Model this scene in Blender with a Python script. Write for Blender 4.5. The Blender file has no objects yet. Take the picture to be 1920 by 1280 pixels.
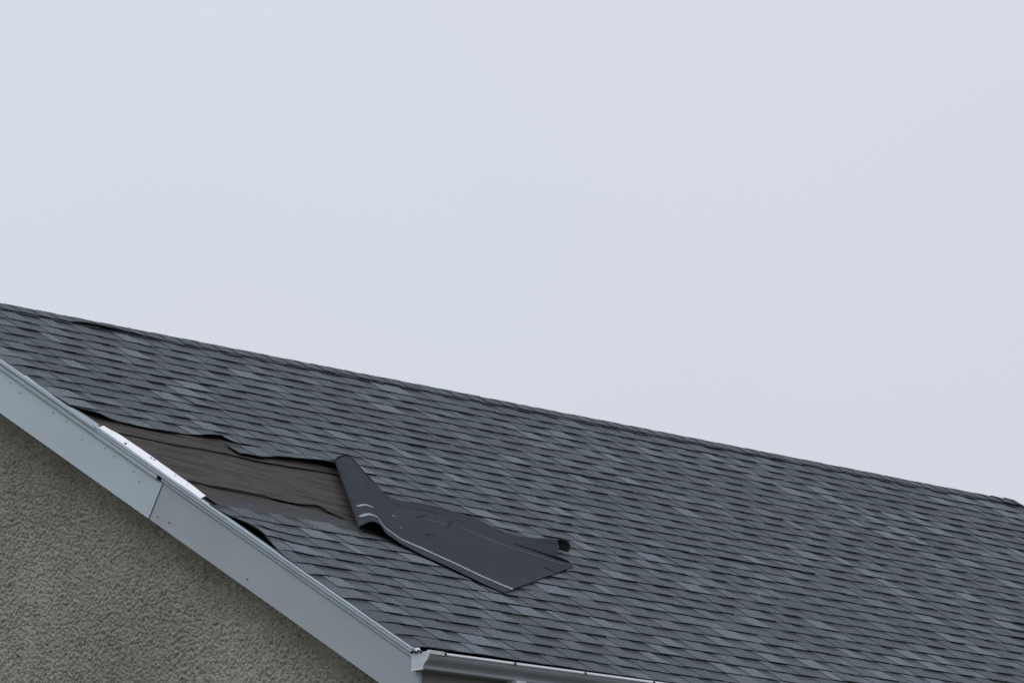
import bpy, math, random
from mathutils import Vector, noise

# ------------------------------------------------------------------ scene, camera, sky, sun
sc = bpy.context.scene
col = sc.collection
random.seed(11)
ZE = 5.44                      # eave height above ground
AL = 0.54071                   # roof pitch (radians)
CA, SA = math.cos(AL), math.sin(AL)
E = 0.143                      # shingle exposure
VR = 4.715                     # slope length eave -> ridge
LEN = 10.06                    # house length along the eave

cam_d = bpy.data.cameras.new("camera")
cam_d.sensor_width = 36.0
cam_d.lens = 10319.4 / 1920 * 36
cam_d.clip_end = 3000
cam = bpy.data.objects.new("camera", cam_d)
col.objects.link(cam)
cam.location = (-19.6205, -19.0705, ZE - 3.8405)
yaw, pit = 0.753218, 0.194677
fw = Vector((math.cos(pit) * math.cos(yaw), math.cos(pit) * math.sin(yaw), math.sin(pit)))
cam.rotation_euler = fw.to_track_quat('-Z', 'Y').to_euler()
sc.camera = cam

world = bpy.data.worlds.new("World")
sc.world = world
world.use_nodes = True
nt = world.node_tree
nt.nodes.clear()
out = nt.nodes.new('ShaderNodeOutputWorld')
bg = nt.nodes.new('ShaderNodeBackground')
bg.inputs['Strength'].default_value = 1.0
SUN_EL, SUN_AZ = math.radians(50), math.radians(150)
sky = nt.nodes.new('ShaderNodeTexSky')
sky.sky_type = 'NISHITA'
sky.sun_disc = False
sky.sun_elevation = SUN_EL
sky.sun_rotation = math.radians(90) - SUN_AZ
sky.air_density = 1.0
sky.dust_density = 3.0
skm = nt.nodes.new('ShaderNodeVectorMath'); skm.operation = 'SCALE'
skm.inputs['Scale'].default_value = 0.08
nt.links.new(sky.outputs[0], skm.inputs[0])
tc = nt.nodes.new('ShaderNodeTexCoord')
sep = nt.nodes.new('ShaderNodeSeparateXYZ')
nt.links.new(tc.outputs['Generated'], sep.inputs[0])
# overcast layer: brighter towards the zenith, faint mottling between cyan-grey and lavender-grey
nz = nt.nodes.new('ShaderNodeTexNoise')
nz.inputs['Scale'].default_value = 5.0
nz.inputs['Detail'].default_value = 2.0
nt.links.new(tc.outputs['Generated'], nz.inputs['Vector'])
cr = nt.nodes.new('ShaderNodeValToRGB')
cr.color_ramp.elements[0].position = 0.44
cr.color_ramp.elements[0].color = (0.672, 0.682, 0.768, 1)
cr.color_ramp.elements[1].position = 0.72
cr.color_ramp.elements[1].color = (0.665, 0.712, 0.780, 1)
nt.links.new(nz.outputs['Fac'], cr.inputs[0])
grad = nt.nodes.new('ShaderNodeMapRange')
grad.inputs['From Min'].default_value = 0.0
grad.inputs['From Max'].default_value = 1.0
grad.inputs['To Min'].default_value = 0.93
grad.inputs['To Max'].default_value = 1.40
nt.links.new(sep.outputs['Z'], grad.inputs['Value'])
gm = nt.nodes.new('ShaderNodeVectorMath'); gm.operation = 'SCALE'
nt.links.new(cr.outputs[0], gm.inputs[0])
nt.links.new(grad.outputs[0], gm.inputs['Scale'])
mix = nt.nodes.new('ShaderNodeMix'); mix.data_type = 'RGBA'
mix.inputs['Factor'].default_value = 0.96
nt.links.new(skm.outputs[0], mix.inputs[6])
nt.links.new(gm.outputs[0], mix.inputs[7])
nt.links.new(mix.outputs[2], bg.inputs['Color'])
nt.links.new(bg.outputs[0], out.inputs['Surface'])

sun_d = bpy.data.lights.new("sun", 'SUN')
sun_d.energy = 0.8
sun_d.angle = math.radians(22)
sun_d.color = (1.0, 0.98, 0.95)
sun = bpy.data.objects.new("sun", sun_d)
col.objects.link(sun)
sd = Vector((math.cos(SUN_EL) * math.cos(SUN_AZ), math.cos(SUN_EL) * math.sin(SUN_AZ), math.sin(SUN_EL)))
sun.rotation_euler = sd.to_track_quat('Z', 'Y').to_euler()

sc.view_settings.view_transform = 'Standard'
sc.view_settings.look = 'None'
sc.view_settings.exposure = 0.0
sc.view_settings.gamma = 1.0
sc.render.engine = 'CYCLES'
sc.cycles.max_bounces = 6

# ------------------------------------------------------------------ helpers
def S(u, v, n=0.0):
    """roof coordinates -> world: u along the eave, v up the slope, n off the slope"""
    return (u, v * CA - n * SA, ZE + v * SA + n * CA)

def sstep(x, a, b):
    t = max(0.0, min(1.0, (x - a) / (b - a))); return t * t * (3 - 2 * t)

class MB:
    def __init__(self):
        self.v = []; self.f = []; self.c = []
    def add(self, pts, faces, tones=None):
        o = len(self.v)
        self.v += [tuple(p) for p in pts]
        self.f += [tuple(i + o for i in f) for f in faces]
        if tones is None: tones = [(1, 1, 1)] * len(pts)
        self.c += tones
    def grid(self, rows, tones=None):
        h, w = len(rows), len(rows[0])
        pts = [p for r in rows for p in r]
        tn = [t for r in tones for t in r] if tones else None
        fs = [(j * w + i, j * w + i + 1, (j + 1) * w + i + 1, (j + 1) * w + i) for j in range(h - 1) for i in range(w - 1)]
        self.add(pts, fs, tn)
    def box(self, a, b):
        x0, y0, z0 = a; x1, y1, z1 = b
        self.add([(x0, y0, z0), (x1, y0, z0), (x1, y1, z0), (x0, y1, z0), (x0, y0, z1), (x1, y0, z1), (x1, y1, z1), (x0, y1, z1)],
                 [(3, 2, 1, 0), (4, 5, 6, 7), (0, 1, 5, 4), (1, 2, 6, 5), (2, 3, 7, 6), (3, 0, 4, 7)])
    def slab(self, poly_a, poly_b):
        """closed prism between two matching polygons"""
        n = len(poly_a)
        self.add(list(poly_a) + list(poly_b),
                 [tuple(range(n - 1, -1, -1)), tuple(range(n, 2 * n))] + [(i, (i + 1) % n, n + (i + 1) % n, n + i) for i in range(n)])
    def build(self, name, m, parent=None, smooth=False, origin=(0, 0, 0), tone=False):
        me = bpy.data.meshes.new(name)
        ox, oy, oz = origin
        me.from_pydata([(x - ox, y - oy, z - oz) for x, y, z in self.v], [], self.f)
        if tone:
            at = me.color_attributes.new('tone', 'FLOAT_COLOR', 'POINT')
            buf = []
            for t in self.c: buf += [t[0], t[1], t[2], 1.0]
            at.data.foreach_set('color', buf)
        if smooth:
            me.polygons.foreach_set('use_smooth', [True] * len(me.polygons))
        me.materials.append(m)
        me.update()
        o = bpy.data.objects.new(name, me)
        col.objects.link(o)
        if parent is not None: o.parent = parent
        elif origin != (0, 0, 0): o.location = origin
        return o

def mat(name, base, rough=0.8, nscale=0, namt=0.0, bump=0.0, bscale=60, tone=False, spec=0.3, metallic=0.0,
        blotch=0.0, blscale=2.0, stretch=(1, 1, 1)):
    m = bpy.data.materials.new(name); m.use_nodes = True
    t = m.node_tree; b = t.nodes['Principled BSDF']
    b.inputs['Roughness'].default_value = rough
    b.inputs['Specular IOR Level'].default_value = spec
    b.inputs['Metallic'].default_value = metallic
    tcn = t.nodes.new('ShaderNodeTexCoord')
    mp = t.nodes.new('ShaderNodeMapping'); mp.inputs['Scale'].default_value = stretch
    t.links.new(tcn.outputs['Object'], mp.inputs['Vector'])
    rgb = t.nodes.new('ShaderNodeRGB'); rgb.outputs[0].default_value = (*base, 1)
    cur = rgb.outputs[0]
    def mul(cur, fac_out):
        x = t.nodes.new('ShaderNodeVectorMath'); x.operation = 'SCALE'
        t.links.new(cur, x.inputs[0]); t.links.new(fac_out, x.inputs['Scale'])
        return x.outputs[0]
    if tone:
        a = t.nodes.new('ShaderNodeVertexColor'); a.layer_name = 'tone'
        x = t.nodes.new('ShaderNodeVectorMath'); x.operation = 'MULTIPLY'
        t.links.new(cur, x.inputs[0]); t.links.new(a.outputs[0], x.inputs[1]); cur = x.outputs[0]
    for sc_, am, det in ((nscale, namt, 3.0), (blscale, blotch, 4.0)):
        if am > 0:
            nn = t.nodes.new('ShaderNodeTexNoise'); nn.inputs['Scale'].default_value = sc_; nn.inputs['Detail'].default_value = det
            t.links.new(mp.outputs[0], nn.inputs['Vector'])
            r = t.nodes.new('ShaderNodeMapRange')
            r.inputs['From Min'].default_value = 0.25; r.inputs['From Max'].default_value = 0.75
            r.inputs['To Min'].default_value = 1 - am; r.inputs['To Max'].default_value = 1 + am
            t.links.new(nn.outputs['Fac'], r.inputs['Value'])
            cur = mul(cur, r.outputs[0])
    t.links.new(cur, b.inputs['Base Color'])
    if bump > 0:
        nb = t.nodes.new('ShaderNodeTexNoise'); nb.inputs['Scale'].default_value = bscale; nb.inputs['Detail'].default_value = 4
        t.links.new(mp.outputs[0], nb.inputs['Vector'])
        bp = t.nodes.new('ShaderNodeBump'); bp.inputs['Strength'].default_value = bump; bp.inputs['Distance'].default_value = 0.01
        t.links.new(nb.outputs['Fac'], bp.inputs['Height']); t.links.new(bp.outputs[0], b.inputs['Normal'])
    return m

M_sh = mat('shingle_granules', (0.089, 0.1055, 0.1155), 0.9, 130, 0.70, 0.5, 200, tone=True, blotch=0.10, blscale=1.3)
M_cap = mat('ridge_granules', (0.088, 0.1055, 0.115), 0.9, 130, 0.70, 0.5, 200, tone=True, blotch=0.10, blscale=1.3)
M_felt = mat('felt_paper', (0.044, 0.0365, 0.0315), 0.75, 14, 0.22, 0.6, 20, blotch=0.34, blscale=2.0, stretch=(1, 6, 6))
M_deck = mat('roof_deck_wood', (0.02, 0.018, 0.016), 0.9, 20, 0.2)
M_paint = mat('painted_fascia_metal', (0.412, 0.486, 0.530), 0.45, 3, 0.03, 0.10, 5, blotch=0.05, blscale=1.2)
M_paint2 = mat('painted_fascia_metal_lower', (0.312, 0.360, 0.388), 0.5, 3, 0.03, 0.10, 5, blotch=0.06, blscale=1.2)
M_trim = mat('trim_metal', (0.355, 0.425, 0.465), 0.4, 12, 0.06, blotch=0.06)
M_white = mat('bare_white_metal', (0.86, 0.87, 0.90), 0.45, 40, 0.05, blotch=0.05, blscale=9)
M_gut = mat('gutter_metal', (0.26, 0.29, 0.32), 0.35, 6, 0.05, spec=0.5, blotch=0.06)
M_gcap = mat('gutter_cap_metal', (0.46, 0.53, 0.60), 0.4, 15, 0.08, spec=0.5)
M_lip = mat('gutter_lip_metal', (0.62, 0.65, 0.68), 0.35, 15, 0.06, spec=0.5)
M_efascia = mat('eave_fascia_paint', (0.20, 0.20, 0.20), 0.7, 10, 0.06)
M_soffit = mat('soffit_boards', (0.22, 0.21, 0.19), 0.8, 6, 0.1)
M_dark = mat('dark_rust', (0.03, 0.022, 0.018), 0.8)
M_nail = mat('nail_metal', (0.15, 0.15, 0.165), 0.5)
M_stucco = mat('stucco', (0.345, 0.335, 0.285), 0.95, 150, 0.28, 0.6, 160, tone=True, blotch=0.26, blscale=0.9)
M_wallplain = mat('stucco_plain', (0.25, 0.24, 0.20), 0.95, 40, 0.2, 0.7, 60, blotch=0.1)
M_sheet = mat('shingle_backing', (0.0170, 0.0245, 0.0325), 0.85, 120, 0.40, 0.5, 120, tone=True, blotch=0.16, blscale=5)
M_sheetdk = mat('asphalt_black', (0.012, 0.012, 0.013), 0.9)
M_adh = mat('adhesive_strip', (0.25, 0.27, 0.315), 0.6, 60, 0.30)
M_adh2 = mat('chalk_line', (0.15, 0.165, 0.185), 0.7, 60, 0.25)
M_grass = mat('lawn', (0.085, 0.09, 0.06), 0.95, 0.6, 0.25, blotch=0.3, blscale=0.08)
M_brown = mat('brown_drip_metal', (0.035, 0.02, 0.018), 0.6)

# ------------------------------------------------------------------ ground
g = MB(); g.grid([[(x, y, 0) for x in (-1500, -30, 30, 1500)] for y in (-1500, -30, 30, 1500)])
go = g.build('ground', M_grass); go['kind'] = 'structure'

# ------------------------------------------------------------------ house
house = bpy.data.objects.new('house', None); col.objects.link(house)
house['label'] = 'stucco house with grey shingle gable roof, peeled open to brown felt beside its pale fascia'
house['category'] = 'house'

YR, ZR = VR * CA, VR * SA
YB = 2 * YR                        # far eave
WX = 0.30                          # gable wall set in from the fascia
WY = 0.35
Z_SOF = ZE - 0.31

# gable wall: finely troweled stucco, real relief
def wall_top(y):
    v = min(y, YB - y) / CA
    return ZE + v * SA - 0.25 / CA
w = MB()
st = 0.0052
y0, y1, z0 = WY, 3.80, ZE - 0.45
nx = int((y1 - y0) / st)
idx = {}
pts = []; fcs = []
def relief(y, z):
    a = noise.noise((y * 62, z * 50, 3.1))
    b = noise.noise((y * 120 + 9, z * 95, 7.7))
    c = noise.noise((y * 15, z * 12, 1.3))
    d = noise.noise((y * 210 + 4, z * 170, 2.2))
    m = noise.noise((y * 3.1, z * 2.6, 5.5))
    q = a * (0.45 + 0.5 * m) + b * (0.95 - 0.3 * m) + c * 0.30 + d * 0.65
    return max(-1.2, min(0.55 + 0.2 * m, q))
tn_ = []
def gv(i, j):
    key = (i, j)
    if key not in idx:
        y = y0 + i * st; z = z0 + j * st
        idx[key] = len(pts)
        q = relief(y, z)
        pts.append((WX - 0.0145 * q, y, z))
        d = (1.0 - 0.78 * sstep(-q, 0.38, 0.85)) * (1 + 0.10 * noise.noise((y * 2.3, z * 1.9, 8)))      # shade of the pits painted into the tone
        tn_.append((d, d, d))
    return idx[key]
for i in range(nx):
    y = y0 + i * st
    top = wall_top(y) + 0.05
    nj = int((top - z0) / st)
    for j in range(nj):
        fcs.append((gv(i, j + 1), gv(i + 1, j + 1), gv(i + 1, j), gv(i, j)))
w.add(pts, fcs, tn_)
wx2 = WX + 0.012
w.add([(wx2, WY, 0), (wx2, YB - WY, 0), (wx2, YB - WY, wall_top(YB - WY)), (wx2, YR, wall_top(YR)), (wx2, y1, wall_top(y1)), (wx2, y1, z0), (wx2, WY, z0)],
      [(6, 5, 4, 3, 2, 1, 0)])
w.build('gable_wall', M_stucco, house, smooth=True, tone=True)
w = MB(); w.box((WX + 0.02, WY, 0), (LEN - 0.3, WY + 0.1, Z_SOF)); w.build('eave_wall', M_wallplain, house)
w = MB(); w.box((WX + 0.02, YB - WY - 0.1, 0), (LEN - 0.3, YB - WY, Z_SOF)); w.build('rear_wall', M_wallplain, house)
w = MB()
xe = LEN - 0.3
w.add([(xe, WY, 0), (xe, YB - WY, 0), (xe, YB - WY, wall_top(YB - WY)), (xe, YR, wall_top(YR)), (xe, WY, wall_top(WY))], [(0, 1, 2, 3, 4)])
w.build('end_wall', M_wallplain, house)
# soffits
w = MB(); w.box((0.03, 0.02, Z_SOF - 0.02), (LEN - 0.03, WY, Z_SOF)); w.build('eave_soffit', M_soffit, house)
w = MB()
w.slab([S(0.03, 0.05, -0.24), S(WX, 0.05, -0.24), S(WX, VR, -0.24), S(0.03, VR, -0.24)],
       [S(0.03, 0.05, -0.225), S(WX, 0.05, -0.225), S(WX, VR, -0.225), S(0.03, VR, -0.225)])
w.build('rake_soffit', M_soffit, house)
# decks
w = MB()
w.slab([S(0.005, 0.0, -0.045), S(LEN - 0.02, 0.0, -0.045), S(LEN - 0.02, VR, -0.045), S(0.005, VR, -0.045)],
       [S(0.005, 0.0, -0.03), S(LEN - 0.02, 0.0, -0.03), S(LEN - 0.02, VR, -0.03), S(0.005, VR, -0.03)])
w.build('roof_deck', M_deck, house)
def SB(u, v, n=0.0):
    x, y, z = S(u, v, n); return (x, YB - y, z)
w = MB()
w.slab([SB(0, 0.0, -0.2), SB(0, VR - 0.02, -0.2), SB(LEN, VR - 0.02, -0.2), SB(LEN, 0.0, -0.2)],
       [SB(0, 0.0, 0.004), SB(0, VR - 0.02, 0.004), SB(LEN, VR - 0.02, 0.004), SB(LEN, 0.0, 0.004)])
w.build('rear_roof_slope', M_cap, house)

# ------------------------------------------------------------------ felt sheets in the open patch
def fn(u, v):
    a = noise.noise((u * 1.5, v * 13 + u * 3, 0.5))
    b = noise.noise((u * 3.6, v * 34 + u * 7, 4.5))
    c = noise.noise((u * 7.0, v * 12, 8.5))
    d = 1 - abs(noise.noise((u * 2.0, v * 9 + u * 2.2, 2.5))) * 2
    e = noise.noise((u * 1.1 + 5, v * 6 + u * 1.8, 1.5))
    return (0.0085 * a + 0.0040 * b + 0.0014 * c + 0.0045 * max(0, d - 0.72) / 0.28 + 0.005 * e) * sstep(u, 0.0, 0.09) - 0.004 * (1 - sstep(u, 0.0, 0.09))
def felt(vlow, vhigh, base, u1, name, lip):
    b_ = MB(); rows = []
    nu = 160; nv = 110
    rows.append(None)
    for j in range(nv + 1):
        r = []
        for i in range(nu + 1):
            u = 0.004 + (u1 - 0.004) * i / nu
            lo = vlow(u); v = lo + (vhigh - lo) * j / nv
            edge = lip * math.exp(-(v - lo) / 0.03) * (0.6 + 0.7 * noise.noise((u * 4, lo, 2.2)) + 0.3)
            r.append(S(u, v, base + fn(u, v) + edge))
        rows.append(r)
    rows[0] = [S(0.004 + (u1 - 0.004) * i / nu, vlow(0.004 + (u1 - 0.004) * i / nu) + 0.003, base - 0.004) for i in range(nu + 1)]
    b_.grid(rows)
    return b_.build(name, M_felt, house, smooth=True)
felt(lambda u: 1.45, 2.12, -0.0185, 2.4, 'felt_sheet', 0.0)
felt(lambda u: 2.035 + 0.012 * math.sin(u * 6) - max(0, min(0.27, (u - 1.06) * 2.6))   , 2.72, -0.0115, 2.4, 'felt_sheet', 0.007)
felt(lambda u: 2.675 - 0.03 * u + 0.006 * math.sin(u * 9), 3.05, -0.006, 2.4, 'felt_sheet', 0.004)

# ------------------------------------------------------------------ shingle field
def hole_right(v):                      # line where the sheet folds back
    return 1.03 + (v - 1.63) * 0.69
def rng(k, i): return random.Random(k * 7919 + i * 104729 + 5).random()
def lift(k, u, a):
    """how far the lower edge of a course stands up"""
    L = 0.0
    F = 0.0
    if k <= 12:                                          # lifted away from the rake below the patch
        F = 0.026 * math.exp(-((u - 0.04) / 0.13) ** 2) * math.exp(-(((k + a) * E - 1.36) / 0.21) ** 2)
    if k == 19: L += 0.030 * sstep(u, 1.15, 1.70) * (1 - sstep(u, 1.75, 1.95)) + 0.006 * math.exp(-((u - 1.05) / .1) ** 2)
    if k == 20: L += 0.024 * math.exp(-((u - 0.94) / 0.11) ** 2) + 0.034 * math.exp(-((u - 0.03) / 0.11) ** 2)
    return L * (1 - a) + F
def rake_edge(v):
    return -0.016 + 0.052 * math.exp(-((v - 1.38) / 0.20) ** 2) + 0.004 * noise.noise((v * 7, 1, 1))
def dip(u):
    return -0.011 * (max(0.0, 1 - (u + 0.02) / 0.17)) ** 2
def wob(k, u):
    q = 0.0035 * noise.noise((u * 0.9, k * 3.7, 0.2)) + 0.002 * noise.noise((u * 4, k * 5.1, 6.2))
    if k == 19: q -= 0.045 * (1 - sstep(u, 1.10, 1.32))
    if k == 20: q -= 0.012 * math.exp(-((u - 0.5) / 0.3) ** 2)
    if k in (19, 20): q += 0.005 * noise.noise((u * 26, k, 1)) + 0.003 * noise.noise((u * 60, k, 4))
    if k == 20: q += 0.03 * math.exp(-((u - 1.02) / 0.05) ** 2)
    return q
sh = MB()
NCOURSE = 33
lifted = {(3, 4): .009, (7, 9): .008, (14, 6): .008, (5, 7): .010, (10, 8): .007, (16, 3): .006, (2, 8): .009,
          (24, 5): .006, (6, 8): .010, (9, 9): .008, (27, 2): .005, (12, 6): .007, (4, 9): .008}
for k in range(NCOURSE):
    off = rng(k, 0) * 0.9
    us = -0.018 + 0.008 * (rng(k, 77) - .5)
    if 12 <= k <= 18: us = hole_right(k * E) + 0.13
    if k == 19: us = 0.985
    if k == 20: us = -0.01
    if k < 12: us = rake_edge(k * E)
    ue = LEN + 0.01 * (rng(k, 5) - .5)
    # strips ~1 m long
    cuts = [us]; x = us + 0.25 + off * 0.8
    while x < ue - 0.25: cuts.append(x); x += 0.985
    if k == 20: cuts = [us, 0.84, 1.03] + [c for c in cuts if c > 1.4]
    cuts.append(ue)
    for p in range(len(cuts) - 1):
        a0, a1 = cuts[p] + 0.0015, cuts[p + 1] - 0.0015
        dv = 0.005 * (rng(k, 200 + p) - .5)
        dn = 0.0022 * rng(k, 300 + p) + lifted.get((k, p), 0) * 0.6
        tl = 0.0016 * (rng(k, 400 + p) - .5)
        nb = 0.0052 + dn; nt_ = 0.0004
        def pt(u, a, e=0.0):
            """a = 0 at the butt, 1 where the next course's butt lies"""
            v = k * E + wob(k, u) + dv + a * E * 1.10
            if k < 12 and u < 0.5: u += (rake_edge(v) - us) * math.exp(-(u - us) / 0.12)
            if k == 20 and u < 0.5: u += 0.075 * (1 - a) ** 1.3 * math.exp(-(u + 0.01) / 0.12)
            n = nb * (1 - a) + nt_ * a + e + lift(k, u, a) + dip(u) * (1 - 0.5 * a) * (0 if k in (20, 21) else 1) + tl * (u - a0) * (1 - a)
            n += 0.0016 * noise.noise((u * 3.1, k * 2.3, 9.1)) * (1 - a)
            return S(u, v, n)
        # tooth layout
        segs = []; x = a0; tooth = rng(k, 500 + p) > 0.5; q = 0
        while x < a1:
            wd = (0.11 + 0.11 * rng(k, 1000 + p * 40 + q)) if tooth else (0.08 + 0.10 * rng(k, 3000 + p * 40 + q))
            segs.append((x, min(x + wd, a1), tooth)); x += wd; tooth = not tooth; q += 1
        # base laminate
        for q, (s0, s1, tooth) in enumerate(segs):
            r1 = rng(k, 5000 + p * 40 + q)
            if tooth: base = 0.85
            else: base = 0.92 + 0.20 * r1 if r1 < .85 else 1.40
            hue = 1 + 0.05 * (rng(k, 9000 + p * 40 + q) - .5)
            T = (base * (1 + (1 - hue) * .6), base, base * (1 + (hue - 1) * .6))
            nn = max(2, int((s1 - s0) / 0.035) + 1)
            us_ = [s0 + (s1 - s0) * i / (nn - 1) for i in range(nn)]
            rows = [[pt(u, 0, -nb - 0.003 if False else -0.0035) for u in us_],
                    [pt(u, 0) for u in us_], [pt(u, 0.35) for u in us_], [pt(u, 0.45) for u in us_], [pt(u, 0.72) for u in us_], [pt(u, 1.0) for u in us_]]
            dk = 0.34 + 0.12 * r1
            tn = [[(.17, .17, .18)] * nn, [T] * nn, [T] * nn, [tuple(c * 0.96 for c in T)] * nn, [tuple(c * (dk + .12) for c in T)] * nn, [tuple(c * dk * .8 for c in T)] * nn]  # printed shadow band, also painting in shade below the next course's butt
            # butt edge as its own strip so that its dark cut face stays crisp
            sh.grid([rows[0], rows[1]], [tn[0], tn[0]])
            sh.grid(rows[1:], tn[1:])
        # teeth: second laminate
        for q, (s0, s1, tooth) in enumerate(segs):
            if not tooth: continue
            r1 = rng(k, 7000 + p * 40 + q)
            base = 0.92 + 0.20 * r1 if r1 < .66 else (1.26 if r1 < .84 else 1.60)
            hue = 1 + 0.05 * (rng(k, 8000 + p * 40 + q) - .5)
            T = (base * (1 + (1 - hue) * .6), base, base * (1 + (hue - 1) * .6))
            sl0 = -0.004 - 0.010 * rng(k, 11000 + q); sl1 = 0.004 + 0.010 * rng(k, 12000 + q)
            A = [0, 0.25, 0.5, 0.78, 1.0]; TH = 0.0032
            nn = max(2, int((s1 - s0) / 0.035) + 1)
            def tu(i, a): 
                l = s0 - sl0 * a if s0 > a0 else s0
                r = s1 - sl1 * a if s1 < a1 else s1
                return l + (r - l) * i / (nn - 1)
            rows = [[pt(tu(i, a), a - (0.02 if a == 0 else 0), TH * (1 - 0.35 * a)) for i in range(nn)] for a in A]
            low = [[pt(tu(i, a), a - (0.02 if a == 0 else 0), 0.0) for i in range(nn)] for a in A]
            D = (.20, .20, .21)
            sh.grid(rows, [[tuple(c * (1 - .06 * (a > .9)) for c in T)] * nn for a in A])
            sh.grid([[pt(tu(i, 0), -0.02, -0.0045) for i in range(nn)], rows[0]], [[D] * nn] * 2)
            sh.grid([[r[0] for r in low], [r[0] for r in rows]], [[(.5, .5, .51)] * 5] * 2)
            sh.grid([[r[-1] for r in rows], [r[-1] for r in low]], [[(.5, .5, .51)] * 5] * 2)
        # cut ends of the strip
        for uu in (a0, a1):
            sh.grid([[pt(uu, a, 0) for a in (0, .5, 1)], [pt(uu, a, -0.006) for a in (0, .5, 1)]], [[(.2, .2, .2)] * 3] * 2)
# granule-covered headlap left exposed at the lower side of the patch
rows = []; tn = []
for j in range(7):
    r = []; t = []
    for i in range(60):
        u = 0.06 + 1.25 * i / 59
        top = 1.885 + 0.012 * noise.noise((u * 9, 1, 1)) - 0.05 * sstep(u, 0.9, 1.2)
        v = 1.66 + (top - 1.66) * j / 6
        r.append(S(u, v, 0.0 - 0.0035 * j / 6))
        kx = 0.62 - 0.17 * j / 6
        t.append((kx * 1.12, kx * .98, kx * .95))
    rows.append(r); tn.append(t)
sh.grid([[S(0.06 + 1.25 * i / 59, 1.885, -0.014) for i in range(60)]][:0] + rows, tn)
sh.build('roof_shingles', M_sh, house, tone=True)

# ------------------------------------------------------------------ ridge cap
rc = MB()
ncap = int(LEN / E) + 1
for i in range(ncap):
    ua = i * E - 0.03; ub = min(ua + E + 0.03, LEN - 0.01)
    if ua > LEN - 0.06: break
    r1 = rng(i, 31); base = 0.92 + 0.22 * r1
    T = (base, base, base)
    up = 0.010 * sstep(ua, LEN - 0.6, LEN) + 0.004 * noise.noise((ua * 1.3, 0, 5)) + 0.0015 * rng(i, 32)
    rows = []; tns = []
    low = 0.124 + 0.002 * (rng(i, 33) - .5)
    def prof(a, u):
        """a: -1 near lower edge .. 0 ridge .. 1 rear lower edge; t: 0 left butt"""
        s = abs(a) * low
        t = (u - ua) / (ub - ua)
        h = 0.0095 * (1 - t) + 0.0045 * t + up + 0.007
        lf = 0.018 * sstep(u, 1.245, 1.275) * (1 - sstep(u, 1.45, 1.95)) if a < 0 else 0
        h += lf * max(0, abs(a) - .2) - 0.003 * max(0, abs(a) - .5)
        # rounded crest
        rr = 0.012 * math.exp(-(s / 0.03) ** 2)
        v = VR - s
        x, y, z = S(u, v, h - rr * 0.9)
        if a > 0: y = YB - y
        return (x, y, z)
    As = [-1, -.75, -.5, -.25, -.12, 0, .12, .25, .5, .75, 1]
    Us = [ua, ua + (ub - ua) * .5, ub]
    rc.grid([[prof(a, u) for a in As] for u in Us], [[T] * len(As)] * 3)
    D = (.40, .40, .41)
    rc.grid([[prof(a, ua) for a in As], [(p[0] + .001, p[1], p[2] - .006) for p in [prof(a, ua) for a in As]]], [[D] * len(As)] * 2)
    rc.grid([[prof(-1, u) for u in Us], [(p[0], p[1] + .003, p[2] - .010) for p in [prof(-1, u) for u in Us]]], [[(.12,.12,.13)] * 3] * 2)
    if ub >= LEN - 0.011:
        rc.grid([[prof(a, ub) for a in As], [(p[0] - .002, p[1], p[2] - .03) for p in [prof(a, ub) for a in As]]], [[D] * len(As)] * 2)
rc.build('ridge_cap', M_cap, house, tone=True)
# far rake edge
w = MB()
w.slab([S(LEN - 0.01, -0.02, -0.20), S(LEN + 0.03, -0.02, -0.20), S(LEN + 0.03, VR, -0.20), S(LEN - 0.01, VR, -0.20)],
       [S(LEN - 0.01, -0.02, 0.012), S(LEN + 0.03, -0.02, 0.012), S(LEN + 0.03, VR, 0.012), S(LEN - 0.01, VR, 0.012)])
w.build('far_rake_trim', M_brown, house)

# ------------------------------------------------------------------ fascia boards on the gable
VJ = 1.856 / CA + 0.02
def G(x, yv, perp, slant=0.0):
    """point on the rake: slope distance and perpendicular drop"""
    return S(x, yv + slant, perp)
def fascia(v0, v1, sl0, sl1, x, m, cut_plumb=False, bow=0.0):
    b_ = MB(); nn = 30
    top = -0.045; bot = -0.266
    rows_f = []; rows_b = []
    for j in range(7):
        t = j / 6; pr = top + (bot - top) * t
        rf = []; rb = []
        for i in range(nn + 1):
            s = i / nn
            a = v0 + sl0 * t; b2 = v1 + sl1 * t + 0.012 * math.sin(t * math.pi) * (1 if sl1 else 0)
            v = a + (b2 - a) * s
            xx = x - 0.0025 * noise.noise((v * 1.5, t * 2, 3)) - bow * math.sin(t * math.pi)
            rf.append(S(xx, v, pr)); rb.append(S(x + 0.022, v, pr))
        rows_f.append(rf); rows_b.append(rb)
    b_.grid(rows_f); b_.grid([r[::-1] for r in rows_b])
    b_.grid([rows_f[-1], rows_b[-1]]); b_.grid([rows_b[0], rows_f[0]])
    b_.grid([[r[0] for r in rows_f], [r[0] for r in rows_b]]); b_.grid([[r[-1] for r in rows_b], [r[-1] for r in rows_f]])
    o = b_.build('fascia_board', m, house, smooth=False)
    return o
# joint runs from (y 1.856, z 1.044) to (y 1.951, z .87): top v=2.129, bottom v=2.117
fb_up = fascia(2.126, VR + 0.01, 0.0, -0.25 * math.tan(AL) * 0, 0.0, M_paint)
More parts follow.
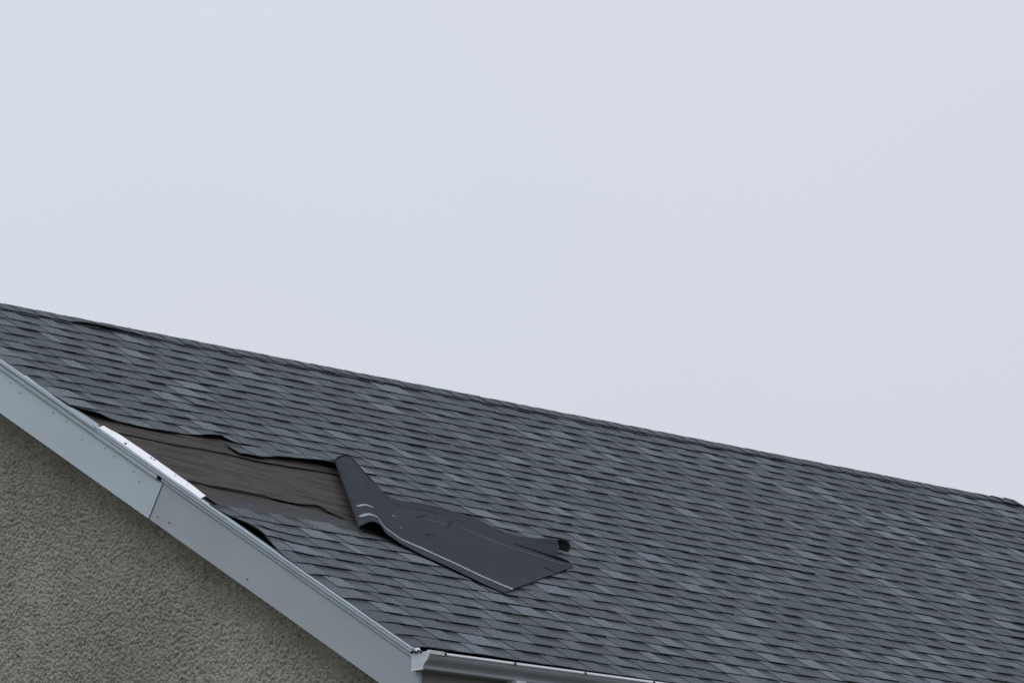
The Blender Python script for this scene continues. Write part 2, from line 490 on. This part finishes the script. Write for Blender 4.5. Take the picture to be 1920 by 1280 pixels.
# lower board ends in a plumb cut past the eave corner
fb_lo = fascia(-0.062, 2.1195, -0.132, 0.0, 0.004, M_paint2)
for (y, z) in [(3.07, 1.737), (2.99, 1.673), (2.72, 1.527), (2.612, 1.47), (2.486, 1.35), (2.3, 1.284), (2.232, 1.232), (2.072, 1.132), (2.033, 1.071), (1.89, 0.868), (1.799, 0.827), (1.207, 0.464)]:
    d = MB(); rr = 0.0034
    x = -0.0035
    ring = [(x, y + rr * math.cos(a * math.pi / 4), ZE + z + rr * math.sin(a * math.pi / 4)) for a in range(8)]
    ring2 = [(0.006, p[1], p[2]) for p in ring]
    d.slab(ring2, ring)
    d.build('nail_head', M_nail, fb_up if y > 1.95 else fb_lo)
# rear half of the gable, out of frame
w = MB()
w.slab([SB(0.0, 0, -0.266), SB(0.0, VR, -0.266), SB(0.0, VR, -0.0), SB(0.0, 0, -0.0)],
       [SB(0.022, 0, -0.266), SB(0.022, VR, -0.266), SB(0.022, VR, -0.0), SB(0.022, 0, -0.0)])
w.build('rear_fascia_board', M_paint2, house)

# rake trim: stepped moulding
def extrude(profile, v0, v1, name, m, n=24, wav=0.0008, c0=0.0, c1=0.0):
    """profile: (x, perp) loop, extruded up the rake; c0/c1 cut slants"""
    b_ = MB(); L = len(profile); pts = []
    for i in range(n + 1):
        s = i / n
        for (x, pr) in profile:
            a = v0 + c0 * (-pr); b2 = v1 + c1 * (-pr)
            v = a + (b2 - a) * s
            pts.append(S(x + wav * noise.noise((v * 2, 0, 1)), v, pr + wav * noise.noise((v * 1.7, 3, 1))))
    fs = []
    for i in range(n):
        for j in range(L):
            fs.append((i * L + j, i * L + (j + 1) % L, (i + 1) * L + (j + 1) % L, (i + 1) * L + j))
    fs.append(tuple(range(L - 1, -1, -1))); fs.append(tuple(n * L + j for j in range(L)))
    b_.add(pts, fs)
    return b_.build(name, m, house)
up_prof = [(0.006, -0.006), (-0.030, -0.004), (-0.034, -0.008), (-0.026, -0.014), (-0.026, -0.028), (-0.020, -0.031), (0.006, -0.031)]
lo_prof = [(0.006, -0.0315), (-0.014, -0.0315), (-0.020, -0.036), (-0.020, -0.052), (-0.016, -0.058), (-0.006, -0.059), (0.006, -0.057)]
lo_prof2 = [(0.008, -0.0315), (-0.006, -0.0315), (-0.012, -0.038), (-0.010, -0.050), (-0.002, -0.058), (0.008, -0.058)]
extrude(up_prof, 2.268, VR, 'rake_trim', M_trim)
extrude(up_prof, -0.02, 2.2655, 'rake_trim', M_trim)
extrude(lo_prof, 2.165, VR, 'trim_moulding', M_trim)
extrude(lo_prof2, -0.02, 2.132, 'trim_moulding', M_trim)
d = MB(); d.slab([S(0.006, 2.125, -0.060), S(0.006, 2.170, -0.060), S(0.006, 2.170, -0.030), S(0.006, 2.125, -0.030)], [S(-0.008, 2.130, -0.057), S(-0.008, 2.166, -0.057), S(-0.008, 2.166, -0.0325), S(-0.008, 2.130, -0.0325)]); d.build('joint_shade_block', M_sheetdk, house)  # solid black block standing in for the shade inside the trim joint
# drip edge metal on top of the trim, bent away at the patch
extrude([(0.03, -0.0045), (-0.026, -0.003), (-0.036, -0.004), (-0.038, -0.018), (-0.036, -0.018), (-0.034, -0.0065), (-0.026, -0.0055), (0.03, -0.0065)],
        2.80, VR, 'drip_edge', M_trim, c0=-4.5)
fl = MB()
nf = 40
ra = []; rb_ = []
for i in range(nf + 1):
    s = i / nf; v = 1.795 + (2.72 - 1.795) * s
    wd = 0.062 * (0.75 + 0.25 * sstep(s, 0, .3)) * (1 - 0.55 * sstep(s, .86, 1.0))
    wd *= 1 + 0.12 * noise.noise((v * 6, 0, 0))
    ra.append([S(-0.020 + wd * t * 1.05, v + 0.02 * t * (1 - s), -0.002 + 0.015 * math.sin(t * 1.25) + 0.0025 * noise.noise((v * 5, t * 2, 4))) for t in (0, .25, .5, .75, 1)])
fl.grid(ra)
fl.grid([[(p[0], p[1] + 0.0004, p[2] - 0.0012) for p in r][::-1] for r in ra])
fo = fl.build('white_flashing', M_white, house, smooth=True)
fo['label'] = 'bright white bare metal flashing bent up along the torn roof edge'
for (v, t, a, b) in ((2.49, 0.15, 0.014, 0.010), (2.30, .7, .014, .003), (2.275, .75, .014, .003), (2.07, .6, .006, .004), (1.96, .6, .005, .003)):
    d = MB()
    ww = 0.052 * t
    d.slab([S(-0.02 + ww, v, 0.0155 * math.sin(t * 1.25) - 0.001), S(-0.02 + ww + a, v + .004, 0.0155 * math.sin(t * 1.25 + .2) - .001), S(-0.02 + ww + a, v + b + .004, 0.0155 * math.sin(t * 1.25 + .2) - .001), S(-0.02 + ww, v + b, 0.0155 * math.sin(t * 1.25) - .001)],
           [S(-0.02 + ww, v, 0.0155 * math.sin(t * 1.25) + 0.002), S(-0.02 + ww + a, v + .004, 0.0155 * math.sin(t * 1.25 + .2) + .002), S(-0.02 + ww + a, v + b + .004, 0.0155 * math.sin(t * 1.25 + .2) + .002), S(-0.02 + ww, v + b, 0.0155 * math.sin(t * 1.25) + .002)])
    d.build('nail_hole', M_dark, fo)

# ------------------------------------------------------------------ eave side: fascia, gutter
w = MB(); w.box((0.03, 0.0, ZE - 0.32), (LEN, 0.02, ZE - 0.02)); w.build('eave_fascia', M_efascia, house)
w = MB(); w.box((0.03, YB - 0.02, ZE - 0.32), (LEN, YB, ZE - 0.02)); w.build('rear_eave_fascia', M_efascia, house)
def gut_extr(profile, x0, x1, name, m, parent, closed=False, n=30, slope=0.007):
    b_ = MB(); L = len(profile); rows = []
    for i in range(n + 1):
        x = x0 + (x1 - x0) * i / n
        rows.append([(x, y + 0.0012 * noise.noise((x * 1.1, 0, 2)), ZE + z + slope * min(x, 3) + 0.001 * noise.noise((x * .9, 4, 2))) for (y, z) in profile])
    if closed: rows = [r + [r[0]] for r in rows]
    b_.grid(rows)
    if closed:
        b_.add(rows[0][:-1], [tuple(range(L))]); b_.add(rows[-1][:-1], [tuple(range(L - 1, -1, -1))])
    return b_.build(name, m, parent, smooth=False)
gp_out = [(-0.004, -0.040), (-0.004, -0.124), (-0.078, -0.124), (-0.082, -0.120), (-0.082, -0.106), (-0.086, -0.098), (-0.094, -0.090), (-0.104, -0.083), (-0.112, -0.074), (-0.117, -0.064), (-0.118, -0.052)]
gp_in = [(y + (0.0015 if y < -0.01 else 0), z + 0.0015) for (y, z) in gp_out][::-1]
gut = gut_extr(gp_out + gp_in, -0.012, LEN + 0.02, 'gutter', M_gut, house, closed=True, n=60)
gut_extr([(-0.1185, -0.0525), (-0.127, -0.050), (-0.128, -0.046), (-0.120, -0.036), (-0.112, -0.036), (-0.112, -0.040), (-0.118, -0.041), (-0.1165, -0.0525)],
         0.0, LEN + 0.02, 'gutter_lip', M_lip, gut, closed=True, n=60)
# end cap: K-shaped plate with a turned rim
capp = [(-0.002, -0.034), (-0.002, -0.128), (-0.082, -0.128), (-0.0865, -0.106), (-0.098, -0.093), (-0.113, -0.082), (-0.122, -0.066), (-0.130, -0.048), (-0.124, -0.034), (-0.075, -0.040), (-0.035, -0.043)]
b_ = MB(); b_.slab([(-0.020, y, ZE + z) for y, z in capp], [(-0.0125, y, ZE + z) for y, z in capp])
ec = b_.build('end_cap', M_gcap, gut)
b_ = MB()
for i in range(1, 8):
    (ya, za), (yb, zb) = capp[i], capp[i + 1]
    jit = 0.0025 * rng(i, 3)
    b_.slab([(-0.024, ya, ZE + za), (-0.024, yb, ZE + zb), (-0.024, yb * .93, ZE + zb * .95), (-0.024, ya * .93, ZE + za * .95)],
            [(-0.020, ya, ZE + za), (-0.020, yb, ZE + zb), (-0.020, yb * .93, ZE + zb * .95), (-0.020, ya * .93, ZE + za * .95)])
b_.build('cap_rim', M_lip, ec)
b_ = MB(); b_.box((-0.016, -0.131, ZE - 0.052), (0.085, -0.1185, ZE - 0.033)); b_.build('lip_sleeve', M_lip, gut)
for x in (0.09, 0.60, 1.13, 1.66, 2.19, 2.72):
    b_ = MB()
    zz = ZE + 0.007 * x
    b_.slab([(x, -0.131, zz - 0.053), (x + .012, -0.131, zz - 0.053), (x + .012, -0.131, zz - 0.040), (x, -0.131, zz - 0.040)],
            [(x, -0.124, zz - 0.051), (x + .012, -0.124, zz - 0.051), (x + .012, -0.124, zz - 0.038), (x, -0.124, zz - 0.038)])
    b_.build('gutter_screw', M_dark, gut)
# downspout outlet
b_ = MB(); b_.box((0.645, -0.10, ZE - 0.155), (0.72, -0.035, ZE - 0.119)); b_.box((0.637, -0.106, ZE - 0.150), (0.728, -0.029, ZE - 0.138))
b_.box((0.655, -0.09, ZE - 0.50), (0.71, -0.045, ZE - 0.155)) if False else None
b_.build('downspout_outlet', M_lip, gut)
# bits of bent flashing and rust at the corner
b_ = MB()
b_.slab([(-0.03, -0.02, ZE - 0.036), (-0.004, -0.05, ZE - 0.030), (0.02, -0.02, ZE - 0.012), (0.0, 0.01, ZE - 0.010)],
        [(-0.03, -0.02, ZE - 0.032), (-0.004, -0.05, ZE - 0.027), (0.02, -0.02, ZE - 0.008), (0.0, 0.01, ZE - 0.006)])
b_.build('corner_flashing', M_gcap, house)
b_ = MB()
for i in range(9):
    y = -0.004 - 0.07 * rng(i, 2); z = ZE - 0.030 - 0.01 * rng(i, 3) ; r = 0.003 + 0.003 * rng(i, 4)
    b_.box((-0.026 - r, y - r, z - r), (-0.020, y + r, z + r))
b_.build('rust_scale', M_dark, house)

# ------------------------------------------------------------------ the peeled roofing sheet
RAILS = [
 [(1.193,1.637,0.004),(1.094,1.647,0.006),(1.007,1.643,0.025),(1.023,1.637,0.055),(1.094,1.655,0.072),(1.150,1.644,0.065),(1.152,1.578,0.045),(1.191,1.539,0.030),(1.219,1.496,0.022),(1.284,1.403,0.016),(1.392,1.246,0.014),(1.474,1.107,0.013),(1.561,0.997,0.012)],
 [(1.441,2.001,0.004),(1.342,2.005,0.006),(1.265,2.018,0.027),(1.286,2.025,0.057),(1.348,2.035,0.074),(1.395,2.016,0.069),(1.392,1.934,0.049),(1.413,1.862,0.034),(1.458,1.794,0.024),(1.619,1.760,0.019),(1.777,1.630,0.015),(1.921,1.460,0.014),(2.129,1.318,0.012)],
 [(1.690,2.364,0.004),(1.591,2.363,0.006),(1.522,2.393,0.029),(1.549,2.414,0.059),(1.602,2.416,0.076),(1.639,2.388,0.072),(1.633,2.289,0.052),(1.635,2.184,0.037),(1.698,2.092,0.025),(1.954,2.118,0.021),(2.163,2.015,0.017),(2.368,1.813,0.015),(2.697,1.639,0.012)],
 [(1.752,2.455,0.004),(1.653,2.452,0.006),(1.586,2.487,0.029),(1.614,2.511,0.059),(1.665,2.511,0.077),(1.700,2.481,0.073),(1.693,2.378,0.053),(1.691,2.265,0.038),(1.724,2.147,0.026),(1.997,2.166,0.021),(2.240,2.077,0.018),(2.425,1.867,0.017),(2.665,1.705,0.030)],
 [(1.814,2.546,0.004),(1.716,2.542,0.006),(1.650,2.581,0.029),(1.680,2.608,0.059),(1.729,2.606,0.077),(1.762,2.574,0.074),(1.753,2.466,0.054),(1.746,2.346,0.039),(1.751,2.193,0.028),(2.044,2.220,0.022),(2.307,2.138,0.018),(2.496,1.928,0.021),(2.785,1.784,0.058)],
 [(1.883,2.646,0.004),(1.785,2.641,0.006),(1.722,2.685,0.030),(1.753,2.716,0.060),(1.799,2.712,0.078),(1.830,2.677,0.075),(1.820,2.565,0.055),(1.808,2.435,0.040),(1.792,2.251,0.030),(2.081,2.262,0.024),(2.369,2.198,0.019),(2.538,1.981,0.025),(2.826,1.884,0.080)],
]
# the back edge curls over behind the crest on the free half of the sheet
back1 = []; back2 = []
for i, (u, v, n) in enumerate(RAILS[5]):
    if i < 8:
        back1.append((u + 0.003, v + 0.006, n)); back2.append((u + 0.006, v + 0.012, n - 0.001))
    elif i < 12:
        back1.append((u + 0.015, v + 0.010, max(0.010, n * 0.7))); back2.append((u + 0.025, v + 0.012, 0.009))
    else:
        back1.append((2.886, 1.885, 0.055)); back2.append((2.880, 1.870, 0.012))
RAILS += [back1, back2]
RAILS = [[Vector(p) + Vector((0, 0, 0.0045)) for p in r] for r in RAILS]
def cmr(P, t):
    n = len(P) - 1; t = max(0.0, min(n - 1e-6, t)); i = int(t); f = t - i
    p1, p2 = P[i], P[i + 1]
    p0 = P[i - 1] if i > 0 else p1 * 2 - p2
    p3 = P[i + 2] if i + 2 <= n else p2 * 2 - p1
    return 0.5 * ((2 * p1) + (p2 - p0) * f + (2 * p0 - 5 * p1 + 4 * p2 - p3) * f * f + (3 * p1 - p0 - 3 * p2 + p3) * f ** 3)
def surf(s, t):
    q = cmr([cmr(r, s) for r in RAILS], t)
    q = q.copy()
    q.z += (0.0030 * noise.noise((s * 0.8, t * 1.6, 3.3)) + 0.0012 * noise.noise((s * 2.6, t * 4.5, 6.3))) * min(1, s / 3)
    q.z = max(q.z, 0.0135 if s > 5 else -0.01)
    return Vector(S(q.x, q.y, q.z))
def snorm(s, t):
    d = 0.03
    s_ = min(max(s, d), 12 - d); t_ = min(max(t, d), 7 - d)
    a = surf(s_ + d, t_) - surf(s_ - d, t_); b = surf(s_, t_ + d) - surf(s_, t_ - d)
    n = a.cross(b)
    return n.normalized() if n.length > 1e-9 else Vector((0, 0, 1))
sheet = bpy.data.objects.new('torn_roofing_sheet', None); col.objects.link(sheet)
O = Vector(S(1.9, 1.8, 0.0)); sheet.location = O
sheet['label'] = 'dark peeled shingle sheet folded back upside down on the roof with pale adhesive line'
sheet['category'] = 'roofing sheet'
NS, NT = 170, 150
top = []; bot = []
TH = 0.0042
for j in range(NT + 1):
    t = 7 * j / NT; ra = []; rb = []
    cutb = 0.19 * max(0.0, math.sin(math.pi * max(0, min(1, (t - 2.85) / 2.5)))) ** 0.7    # near wall of the curl ends short: its mouth stays open
    for i in range(NS + 1):
        s = (12 - cutb) * i / NS
        p = surf(s, t); n = snorm(s, t)
        if s > 11.5:                                     # slightly ragged end
            k_ = (s - 11.5) / .5
            p = p + (surf(12, t) - surf(11.9, t)) * (0.22 * noise.noise((t * 4, 0, 0)) + 0.12 * noise.noise((t * 19, 3, 0))) * k_
        ra.append(p + n * 0.0004 * noise.noise((s * 9, t * 9, 0))); rb.append(p - n * TH)
    top.append(ra); bot.append(rb)
b_ = MB()
def stone(s, t):
    x = 1 + 0.16 * noise.noise((t * 22, s * 0.7, 1)) + 0.10 * noise.noise((t * 9, s * 0.35, 7)) + 0.08 * noise.noise((t * 3, s * 1.5, 9))
    if t < 0.21: x *= 1.30                                # granule-dusted selvage outside the adhesive
    return (x, x, x)
tt = [[stone(12 * i / NS, 7 * j / NT) for i in range(NS + 1)] for j in range(NT + 1)]
b_.grid(top, tt)
body = b_.build('sheet_backing', M_sheet, sheet, smooth=True, origin=tuple(O), tone=True)
b_ = MB()
b_.grid([r[::-1] for r in bot])
b_.build('sheet_underside', M_sheetdk, sheet, smooth=True, origin=tuple(O))
b_ = MB()
b_.grid([bot[0], top[0]]); b_.grid([top[-1], bot[-1]])
b_.grid([[r[-1] for r in top], [r[-1] for r in bot]]); b_.grid([[r[0] for r in bot], [r[0] for r in top]])
b_.build('cut_edge', M_sheetdk, sheet, origin=tuple(O))
def ribbon(pathfn, w, name, m, n=60, h=0.0016, jag=0.12):
    """thin raised strip lying on the sheet; pathfn(x in 0..1) -> (s, t)"""
    b_ = MB(); A = []; B = []
    for i in range(n + 1):
        s, t = pathfn(i / n)
        s2, t2 = pathfn(min(1, i / n + 0.01)); s1, t1 = pathfn(max(0, i / n - 0.01))
        d = surf(s2, t2) - surf(s1, t1)
        nn = snorm(s, t)
        if nn.length < .5: nn = Vector((0, 0, 1))
        c = nn.cross(d).normalized()
        ww = w * (1 + jag * noise.noise((i * .8, w * 100, 0)))
        p = surf(s, t) + nn * h
        A.append(p - c * ww / 2); B.append(p + c * ww / 2)
    b_.grid([A, B]); b_.grid([[p - snorm(6, 1) * 0.0006 for p in B], [p - snorm(6, 1) * 0.0006 for p in A]])
    return b_.build(name, m, sheet, origin=tuple(O))
def lin(s0, t0, s1, t1): return lambda x: (s0 + (s1 - s0) * x, t0 + (t1 - t0) * x)
ribbon(lin(2.9, 0.30, 12.0, 0.24), 0.032, 'adhesive_strip', M_adh, 220, jag=.4)
ribbon(lin(3.1, 0.70, 4.9, 0.68), 0.025, 'adhesive_strip', M_adh, 40, jag=.4)
ribbon(lin(9.95, 1.80, 11.9, 1.93), 0.0075, 'chalk_line', M_adh2, 60)
ribbon(lin(9.1, 1.62, 9.6, 1.70), 0.0050, 'chalk_line', M_adh2, 20)
ribbon(lin(9.70, 2.05, 9.62, 1.60), 0.010, 'slit', M_sheetdk, 12, h=0.004)
ribbon(lin(8.7, 1.62, 8.95, 1.80), 0.007, 'slit', M_sheetdk, 12, h=0.003)
ribbon(lin(9.05, 0.95, 9.30, 1.12), 0.007, 'slit', M_sheetdk, 12, h=0.003)
ribbon(lin(7.55, 1.40, 7.8, 1.40), 0.010, 'scuff_mark', M_adh, 6)
ribbon(lin(7.95, 0.95, 8.1, .93), 0.009, 'scuff_mark', M_adh, 6)
ribbon(lin(11.72, 1.50, 12.0, 1.47), 0.016, 'slit', M_sheetdk, 8, h=0.003)
